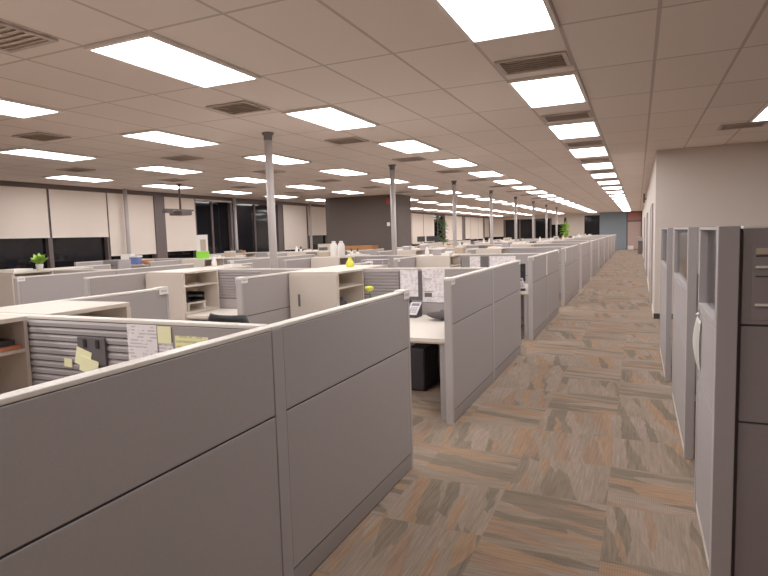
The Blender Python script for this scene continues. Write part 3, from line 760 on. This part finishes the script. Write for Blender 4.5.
def letter_tray(label, x, y, z, rz=0):
    t = thing('letter_tray', label, 'tray', (x, y, z), rz)
    for i in range(2):
        z0 = i * 0.07
        obj('tier', MB().box(-0.15, 0.15, -0.12, 0.12, z0 + 0.008, z0 + 0.014).box(-0.15, -0.145, -0.12, 0.12, z0 + 0.0141, z0 + 0.055).box(0.145, 0.15, -0.12, 0.12, z0 + 0.0141, z0 + 0.055).box(-0.1445, 0.1445, 0.115, 0.12, z0 + 0.0141, z0 + 0.055).box(-0.14, -0.12, -0.1, -0.08, z0 if i == 0 else z0 - 0.012, z0 + 0.0078).box(0.12, 0.14, 0.08, 0.1, z0 if i == 0 else z0 - 0.012, z0 + 0.0078), 'black', t)
    obj('support', MB().box(-0.149, -0.146, -0.11, -0.09, 0.056, 0.0775).box(0.146, 0.149, -0.11, -0.09, 0.056, 0.0775).box(-0.149, -0.146, 0.09, 0.11, 0.056, 0.0775).box(0.146, 0.149, 0.09, 0.11, 0.056, 0.0775), 'black', t)
    return t
cx = WX2 + 0.042 + 0.63 - 0.19
letter_tray('black two-tier letter tray on the open shelf, second column', cx, S1 - 0.40, 0.872, PI / 2)
t = thing('tray_riser', 'pale riser board holding up the black letter tray', 'riser', (cx, S1 - 0.40, 0.7705))
obj('board', MB().box(-0.13, 0.13, -0.17, 0.17, 0.085, 0.101, 0.002), 'desk', t)
for s_ in (-1, 1): obj('foot', MB().box(-0.12, 0.12, s_ * 0.15 - 0.01, s_ * 0.15 + 0.01, 0, 0.0845), 'desk', t)
cx1 = WX1 + 0.042 + 0.63 - 0.2
t = thing('desk_lamp_base', 'black rounded clock on the lower shelf of the second row cabinet', 'clock', (cx1 + 0.07, S1 - 0.45, 0.7705)); t.name = 'desk_clock'
obj('body', MB().lathe([(0.09, 0), (0.11, 0.06), (0.10, 0.15), (0.05, 0.20)], n=20), 'black', t)
obj('dial', MB().box(-0.04, 0.04, -0.004, 0.004, -0.03, 0.03).xf(Matrix.Translation((0.112, 0, 0.08)) @ Matrix.Rotation(PI / 2, 4, 'Z')), 'dark', t)
ax_ = WX1 + 0.042 + 0.575 - 0.18
o = obj('folder', MB().box(-0.14, 0.14, -0.2, 0.2, 0, 0.022, 0.003), 'orange', None, (ax_ + 0.02, S0 - 0.27, 1.1035)); tag(o, 'orange folder lying on the shelf at the left edge', 'folder')
o = obj('folder', MB().box(-0.13, 0.13, -0.18, 0.18, 0, 0.03, 0.003), 'black', None, (ax_ + 0.015, S0 - 0.275, 1.126)); tag(o, 'black folder on top of the orange folder at the left edge', 'folder')

def bottle(label, x, y, z, m, h=0.13, r=0.045, name='bottle', cat='bottle', cap_m='white'):
    t = thing(name, label, cat, (x, y, z))
    obj('body', MB().lathe([(r * 0.9, 0), (r, h * 0.1), (r, h * 0.45), (r * 0.45, h * 0.75), (r * 0.4, h * 0.88)], n=18), m, t)
    obj('cap', MB().lathe([(r * 0.45, h * 0.881), (r * 0.45, h), ], n=14), cap_m, t)
    return t
bottle('squat yellow-green bottle standing on the second row cabinet top', -3.33, S1 + 0.22, TOP, 'lime', 0.125, 0.05, cap_m='lime')
def wire_rack(label, x, y, z, L=0.35):
    t = thing('wire_rack', label, 'rack', (x, y, z))
    b = MB()
    for yy in (-0.1, 0.1):
        b.tube([(-L / 2, yy, 0.004), (-L / 2, yy, 0.075), (L / 2, yy, 0.075), (L / 2, yy, 0.004)], 0.004, 6)
    for i in range(6): b.tube([(-L / 2 + L * i / 5, -0.1, 0.075), (-L / 2 + L * i / 5, 0.1, 0.075)], 0.003, 6)
    obj('wires', b, 'silver', t)
    return t
wire_rack('small silver wire rack on the second row cabinet, right of yellow bottle', -3.13, S1 + 0.55, TOP, 0.30)

def paper_stack(label, x, y, z, w=0.3, d=0.22, h=0.03, m='white', rz=0.0, name='paper_stack', cat='paper stack', group=None):
    b = MB(); n = max(2, int(h / 0.012))
    for i in range(n):
        dx, dy = random.uniform(-0.008, 0.008), random.uniform(-0.008, 0.008)
        b.box(-w / 2 + dx, w / 2 + dx, -d / 2 + dy, d / 2 + dy, h * i / n, h * (i + 1) / n - 0.0005)
    return tag(obj(name, b, m, None, (x, y, z), rz), label, cat, group)
def box_item(label, x, y, z, w, d, h, m, rz=0.0, name='storage_box', cat='box', lid='white', group=None):
    t = thing(name, label, cat, (x, y, z), rz, group)
    obj('body', MB().box(-w / 2, w / 2, -d / 2, d / 2, 0, h * 0.8, 0.003), m, t)
    obj('lid', MB().box(-w / 2 - 0.004, w / 2 + 0.004, -d / 2 - 0.004, d / 2 + 0.004, h * 0.8, h, 0.003), lid, t)
    return t
def potted(label, x, y, z, r, h, m='leaf', n=26, pot='white', ph=0.09, name='potted_plant'):
    t = thing(name, label, 'plant', (x, y, z))
    obj('pot', MB().lathe([(ph * 0.42, 0), (ph * 0.55, ph), (ph * 0.48, ph), (ph * 0.45, ph * 0.85)], n=16), pot, t)
    rnd = random.Random(int(x * 100) + int(y * 31))
    b = MB()
    for i in range(n):
        a = rnd.uniform(0, 2 * PI); el = rnd.uniform(0.3, 1.35); ln = rnd.uniform(0.55, 1.0)
        tip = Vector((math.cos(a) * math.cos(el) * r * ln * 1.3, math.sin(a) * math.cos(el) * r * ln * 1.3, ph + math.sin(el) * h * ln))
        base = Vector((0, 0, ph * 0.85)); sd = Vector((-math.sin(a), math.cos(a), 0)) * r * 0.24
        def fn(u, v, base=base, tip=tip, sd=sd):
            p = base.lerp(tip, v); p.z += 0.25 * h * math.sin(v * PI) * 0.5
            return p + sd * ((u - 0.5) * 2) * math.sin(min(1, v * 1.1 + 0.05) * PI) ** 0.7
        b.quadgrid(fn, 2, 5)
    obj('foliage', b, m, t)
    return t
def monitor(label, x, y, z, rz=0.0, w=0.45, h=0.28, group=None):
    t = thing('monitor', label, 'monitor', (x, y, z), rz, group)
    s = obj('screen', MB().box(-w / 2, w / 2, -0.02, 0.02, 0.10, 0.10 + h, 0.006), 'black', t)
    obj('stand', MB().box(-0.09, 0.09, -0.07, 0.07, 0, 0.012, 0.003).box(-0.025, 0.025, 0.0, 0.02, 0.012, 0.099), 'dark', t)
    return t
monitor('black monitor just inside the second aisle entrance', -1.85, 9.38, 0.7405, 0.9, 0.46, 0.3)
phone('small silver phone beside the black monitor at second aisle entrance', -1.70, 9.04, 0.7405, 0.4)
# window-side column: plant, boxes, poster holder
potted('small bright green plant in a white pot on the left cabinet top', -8.57, S1 - 0.22, TOP, 0.20, 0.20, 'leaf', 30, 'white', 0.10)
paper_stack('white paper stack on the cabinet at the left edge', -8.86, S1 - 0.40, TOP, 0.36, 0.3, 0.035)
GX = WX4 + 0.35
S2 = row_spine(2)
t = thing('brochure_stand', 'upright green and white poster stand on a third row cabinet', 'poster stand', (-8.79, S2 - 0.40, TOP), 0.6)
obj('poster', MB().box(-0.12, 0.12, -0.012, 0.0, 0.16, 0.52, 0.002), 'white', t)
obj('green_panel', MB().box(-0.135, 0.135, -0.02, 0.02, 0.0, 0.159, 0.003), 'green', t)
obj('picture', MB().box(-0.04, 0.08, -0.0145, -0.0125, 0.17, 0.42), 'lam_dark', t)
for i, (dx, dy) in enumerate(((-0.03, 0), (0.125, 0.02))):
    t = thing('jug', ['left one of two tall white jugs standing on a third row cabinet', 'right one of two tall white jugs standing on a third row cabinet'][i], 'jug', (-5.45 + dx, S2 - 0.42 + dy, TOP))
    obj('body', MB().lathe([(0.065, 0), (0.072, 0.03), (0.072, 0.2), (0.06, 0.25), (0.04, 0.268)], n=20), 'white', t)
    obj('handle', MB().tube([(0.0, -0.07, 0.06), (0.0, -0.085, 0.09), (0.0, -0.085, 0.17), (0.0, -0.065, 0.21)], 0.008, 8), 'white', t)
    obj('cap', MB().lathe([(0.038, 0.2685), (0.038, 0.3), (0.03, 0.305)], n=16), 'white', t)
def bowl(label, x, y, z, m, r=0.14):
    t = tag(obj('bowl', MB().lathe([(r * 0.5, 0), (r * 0.85, r * 0.35), (r, r * 0.75), (r * 0.94, r * 0.75), (r * 0.78, r * 0.38), (r * 0.4, r * 0.12)], n=20), m, None, (x, y, z)), label, 'bowl')
    return t
t = thing('bookcase', 'low beige bookcase on the window side carrying two orange-brown bowls', 'bookcase', (-10.02, 9.28, 0))
obj('carcass', MB().box(-0.75, 0.75, -0.17, 0.17, 1.17, 1.195, 0.003).box(-0.75, -0.73, -0.17, 0.17, 0, 1.17).box(0.73, 0.75, -0.17, 0.17, 0, 1.17).box(-0.73, 0.73, 0.15, 0.17, 0.0, 1.17), 'laminate', t)
for z_ in (0.06, 0.4, 0.75): obj('shelf', MB().box(-0.73, 0.73, -0.165, 0.15, z_, z_ + 0.02), 'laminate', t)
bowl('orange-brown bowl on the low bookcase, left of the blue box', -10.42, 9.28, 1.1955, 'wood', 0.12)
bowl('orange-brown bowl on the low bookcase, right of the blue box', -9.75, 9.28, 1.1955, 'wood', 0.14)
box_item('blue box with white lid between two orange-brown bowls', -10.1, 9.28, 1.1955, 0.24, 0.14, 0.2, 'blue', 0.0)
box_item('white carton on the window-side cabinet, left of the low bookcase', -11.1, S2 - 0.36, TOP, 0.26, 0.16, 0.13, 'white', 0.2)
t = thing('filing_cabinet', 'grey filing cabinet in the window-side passage left of the bowls', 'cabinet', (-9.72, 8.45, 0))
obj('carcass', MB().box(-0.22, 0.22, -0.15, 0.15, 0.03, 1.335, 0.004).box(-0.2, 0.2, -0.13, 0.13, 0, 0.03), 'frame', t)
for i in range(4):
    d_ = obj('drawer', MB().box(-0.21, 0.21, -0.165, -0.1505, 0.06 + i * 0.315, 0.36 + i * 0.315, 0.002), 'frame', t)
    obj('handle', MB().box(-0.08, 0.08, -0.18, -0.1655, 0.28 + i * 0.315, 0.295 + i * 0.315), 'dark', d_)
# counter below the far shades with dark monitors
t = thing('window_counter', 'long pale counter below the far window shades', 'counter', (-11.7, 31.2, 0))
obj('top', MB().box(-0.3, 0.3, 0, 10.5, 1.12, 1.15, 0.004), 'desk', t)
obj('apron', MB().box(0.24, 0.28, 0.02, 10.48, 0.0, 1.119), 'laminate', t)
for n, y in enumerate((31.8, 33.4, 34.6)):
    monitor('dark monitor on the pale window counter, %s from the taupe block' % ORD[n], -11.7, y, 1.1505, PI / 2 - 0.6, 0.55, 0.32, 'monitors on the window counter')
# generic clutter on the cabinet tops further back, each with its own spot
KIND = ['stack', 'box', 'bottle', 'monitor', 'bowl', 'plant', 'rack', 'carton', 'book']
rng = random.Random(23)
for (k, cn, side), (x, S, sd, W, D) in sorted(CABS.items(), key=lambda q: (q[0][0], q[0][1], q[0][2])):
    if k == 0 or (k == 1 and side < 0) : continue
    if k == 2 and side < 0 and cn in ('third', 'fourth'): continue
    where = '%s side cabinet, %s row, %s column' % ('near' if side < 0 else 'far', ORD[k], cn)
    spots = [0, 1, 2] if 1 < k < 7 else [0, 1]
    if k == 1 and cn == 'first': continue
    if k == 1 and cn == 'third': continue
    for i, fx in enumerate(spots):
        px = x + 0.042 + W * ((0.18 + 0.32 * i) if len(spots) == 3 else (0.22 + 0.56 * i)) ; py = S + side * (0.042 + D * rng.uniform(0.3, 0.7))
        if k == 2 and cn == 'second' and side < 0: px = x + 0.042 + W * 0.12
        if k == 2 and cn == 'second' and side < 0 and i: continue
        if k == 2 and cn == 'third' and side < 0: continue
        kd = rng.choice(['stack', 'stack', 'stack', 'box', 'bottle', 'carton', 'bowl', 'book', 'plant', 'rack'])
        pos = (['left spot on ', 'middle spot on ', 'right spot on '] if len(spots) == 3 else ['left spot on ', 'right spot on '])[i]
        if kd == 'stack': paper_stack('white paper stack, %s%s' % (pos, where), px, py, TOP, rng.uniform(0.14, 0.165), rng.uniform(0.2, 0.3), rng.uniform(0.02, 0.07), 'white', rng.uniform(-0.08, 0.08))
        elif kd == 'book': paper_stack('stack of dark binders, %s%s' % (pos, where), px, py, TOP, 0.165, 0.24, rng.uniform(0.05, 0.1), 'dark', rng.uniform(-0.08, 0.08), 'binder_stack', 'binders')
        elif kd == 'box': box_item('grey box with white lid, %s%s' % (pos, where), px, py, TOP, 0.16, 0.22, rng.uniform(0.09, 0.16), 'frame', 0.0)
        elif kd == 'carton': box_item('beige carton, %s%s' % (pos, where), px, py, TOP, 0.16, 0.2, rng.uniform(0.08, 0.14), 'lam_dark', 0.0, 'carton', 'box', 'laminate')
        elif kd == 'bottle': bottle('white bottle, %s%s' % (pos, where), px, py, TOP, 'white', 0.16, 0.04)
        elif kd == 'bowl': bowl('brown bowl, %s%s' % (pos, where), px, py, TOP, 'wood', 0.085)
        elif kd == 'plant': potted('small green potted plant, %s%s' % (pos, where), px, py, TOP, 0.06, 0.12, 'leafdark', 14, 'white', 0.07)
        elif kd == 'rack': wire_rack('silver wire rack, %s%s' % (pos, where), px, py, TOP, 0.165)

# ------------------------------------------------------------------ far things
t = thing('projector', 'dark projector hanging on a rod from the ceiling near the windows', 'projector', (-10.0, 10.62, 0))
obj('drop_rod', MB().lathe([(0.025, 2.44), (0.025, CEIL - 0.02), (0.07, CEIL - 0.018), (0.07, CEIL - 0.001)], n=14), 'mullion', t)
pj = MB().box(-0.2, 0.2, -0.17, 0.17, 2.29, 2.40, 0.02).xf(Matrix.Identity(4))
body = obj('body', pj, 'mullion', t)
obj('lens', MB().lathe([(0.05, 0), (0.05, 0.05), (0.035, 0.055)], n=16).xf(Matrix.Translation((-0.2, 0.05, 2.345)) @ Matrix.Rotation(-PI / 2, 4, 'Y')), 'black', body)
obj('mount_arm', MB().box(-0.03, 0.03, -0.52, 0.42, 2.402, 2.44, 0.004).box(-0.06, 0.06, -0.52, -0.3, 2.34, 2.401, 0.004), 'mullion', t)
# tall plant by a dark far window
def tree(label, x, y, h, r, m, n=60):
    t = thing('floor_plant', label, 'plant', (x, y, 0))
    obj('pot', MB().lathe([(0.16, 0), (0.22, 0.35), (0.19, 0.35), (0.18, 0.3)], n=18), 'dark', t)
    obj('trunk', MB().tube([(0, 0, 0.3), (0.02, 0.01, h * 0.5), (0, 0, h * 0.85)], [0.03, 0.022, 0.01]), 'wood', t)
    b = MB(); rnd = random.Random(int(x * 10))
    for i in range(n):
        zz = h * rnd.uniform(0.45, 1.0); a = rnd.uniform(0, 2 * PI); rr = r * rnd.uniform(0.4, 1.0)
        base = Vector((0, 0, zz - 0.1)); tip = Vector((rr * math.cos(a), rr * math.sin(a), zz + rnd.uniform(-0.2, 0.15))); sd = Vector((-math.sin(a), math.cos(a), 0.2)) * r * 0.16
        def fn(u, v, base=base, tip=tip, sd=sd):
            p = base.lerp(tip, v); p.z += 0.12 * math.sin(v * PI)
            return p + sd * ((u - 0.5) * 2) * math.sin(min(1, v + 0.04) * PI)
        b.quadgrid(fn, 2, 4)
    obj('foliage', b, m, t)
    return t
tree('tall slender dark green plant beside the dark far window', -11.05, 34.0, 2.5, 0.45, 'leafdark', 90)
tree('bushy light green tree in front of the far beige wall', -5.15, 46.5, 2.2, 0.55, 'leaf', 110)
# exit sign / alarm and thermostat on the taupe block
o = obj('fire_alarm', MB().box(-0.06, 0.06, -0.05, 0.0, -0.09, 0.09, 0.01), 'red', None, (-7.68, 17.8, 2.82)); tag(o, 'small red fire alarm high on the taupe wall block', 'alarm')
o = obj('thermostat', MB().box(-0.05, 0.05, -0.03, 0.0, -0.06, 0.06, 0.006), 'white', None, (-7.70, 17.8, 2.05)); tag(o, 'white thermostat on the taupe wall block', 'thermostat')
t = thing('credenza', 'orange-brown wooden credenza in front of the taupe wall block', 'credenza', (-8.7, 17.2, 0))
obj('carcass', MB().box(-0.75, 0.75, -0.25, 0.25, 0.06, 1.36, 0.004).box(-0.7, 0.7, -0.2, 0.2, 0, 0.06), 'wood', t)
for s_ in (-1, 1): obj('door', MB().box(0.02 if s_ > 0 else -0.73, 0.73 if s_ > 0 else -0.02, -0.27, -0.251, 0.1, 1.32, 0.003), 'wood', t)
t = thing('low_screen', 'beige screen panel left of the wooden credenza', 'screen', (-9.75, 17.0, 0))
obj('fabric', MB().box(-0.25, 0.28, -0.02, 0.02, 0.05, 1.45, 0.006), 'laminate', t)
obj('foot', MB().box(-0.25, -0.2, -0.15, 0.15, 0, 0.05).box(0.23, 0.28, -0.15, 0.15, 0, 0.05), 'dark', t)
# far end of the aisle
box_item('white box on the floor at the end door', -0.55, FY - 0.45, 0, 0.42, 0.3, 0.3, 'white')
t = thing('drinking_fountain', 'grey drinking fountain on the aisle wall near the far end', 'fountain', (RX - 0.001, 41.0, 0))
obj('basin', MB().box(-0.36, 0, -0.2, 0.2, 0.85, 1.1, 0.02), 'frame', t)
obj('pedestal', MB().box(-0.28, 0, -0.15, 0.15, 0.0, 0.849, 0.01), 'dark', t)

# ------------------------------------------------------------------ light
w = bpy.data.worlds.new('world'); bpy.context.scene.world = w; w.use_nodes = True
w.node_tree.nodes['Background'].inputs[0].default_value = (0.9, 0.85, 0.85, 1); w.node_tree.nodes['Background'].inputs[1].default_value = 0.0
def lamp(x, y, e):  # unseen fill light, added out of view
    l = bpy.data.lights.new('fill_lamp', 'AREA'); l.shape = 'RECTANGLE'; l.size = 0.55; l.size_y = 1.15; l.energy = e; l.color = (1.0, 0.955, 0.94)
    o = bpy.data.objects.new('fill_lamp', l); COL.objects.link(o); o.location = (x, y, CEIL - 0.02)
for i_ in (1, 0, -1, -2, -3):  # added behind the camera, stronger on the left, lifting near panels and ceiling
    for j_ in (-2, -4):
        lamp(LX0 + TW / 2 + 4 * i_ * TW, LY0 + (j_ + 0.5) * TL, {1: 1.5, 0: 5, -1: 20, -2: 24, -3: 24}[i_])
for i_ in (1, 2):
    for j_ in (0, 2):
        lamp(LX0 + TW / 2 + 4 * i_ * TW, LY0 + (j_ + 0.5) * TL, 4)
sc = bpy.context.scene
sc.view_settings.view_transform = 'Standard'
sc.view_settings.look = 'None'
sc.view_settings.exposure = 0.72
sc.view_settings.gamma = 1.25
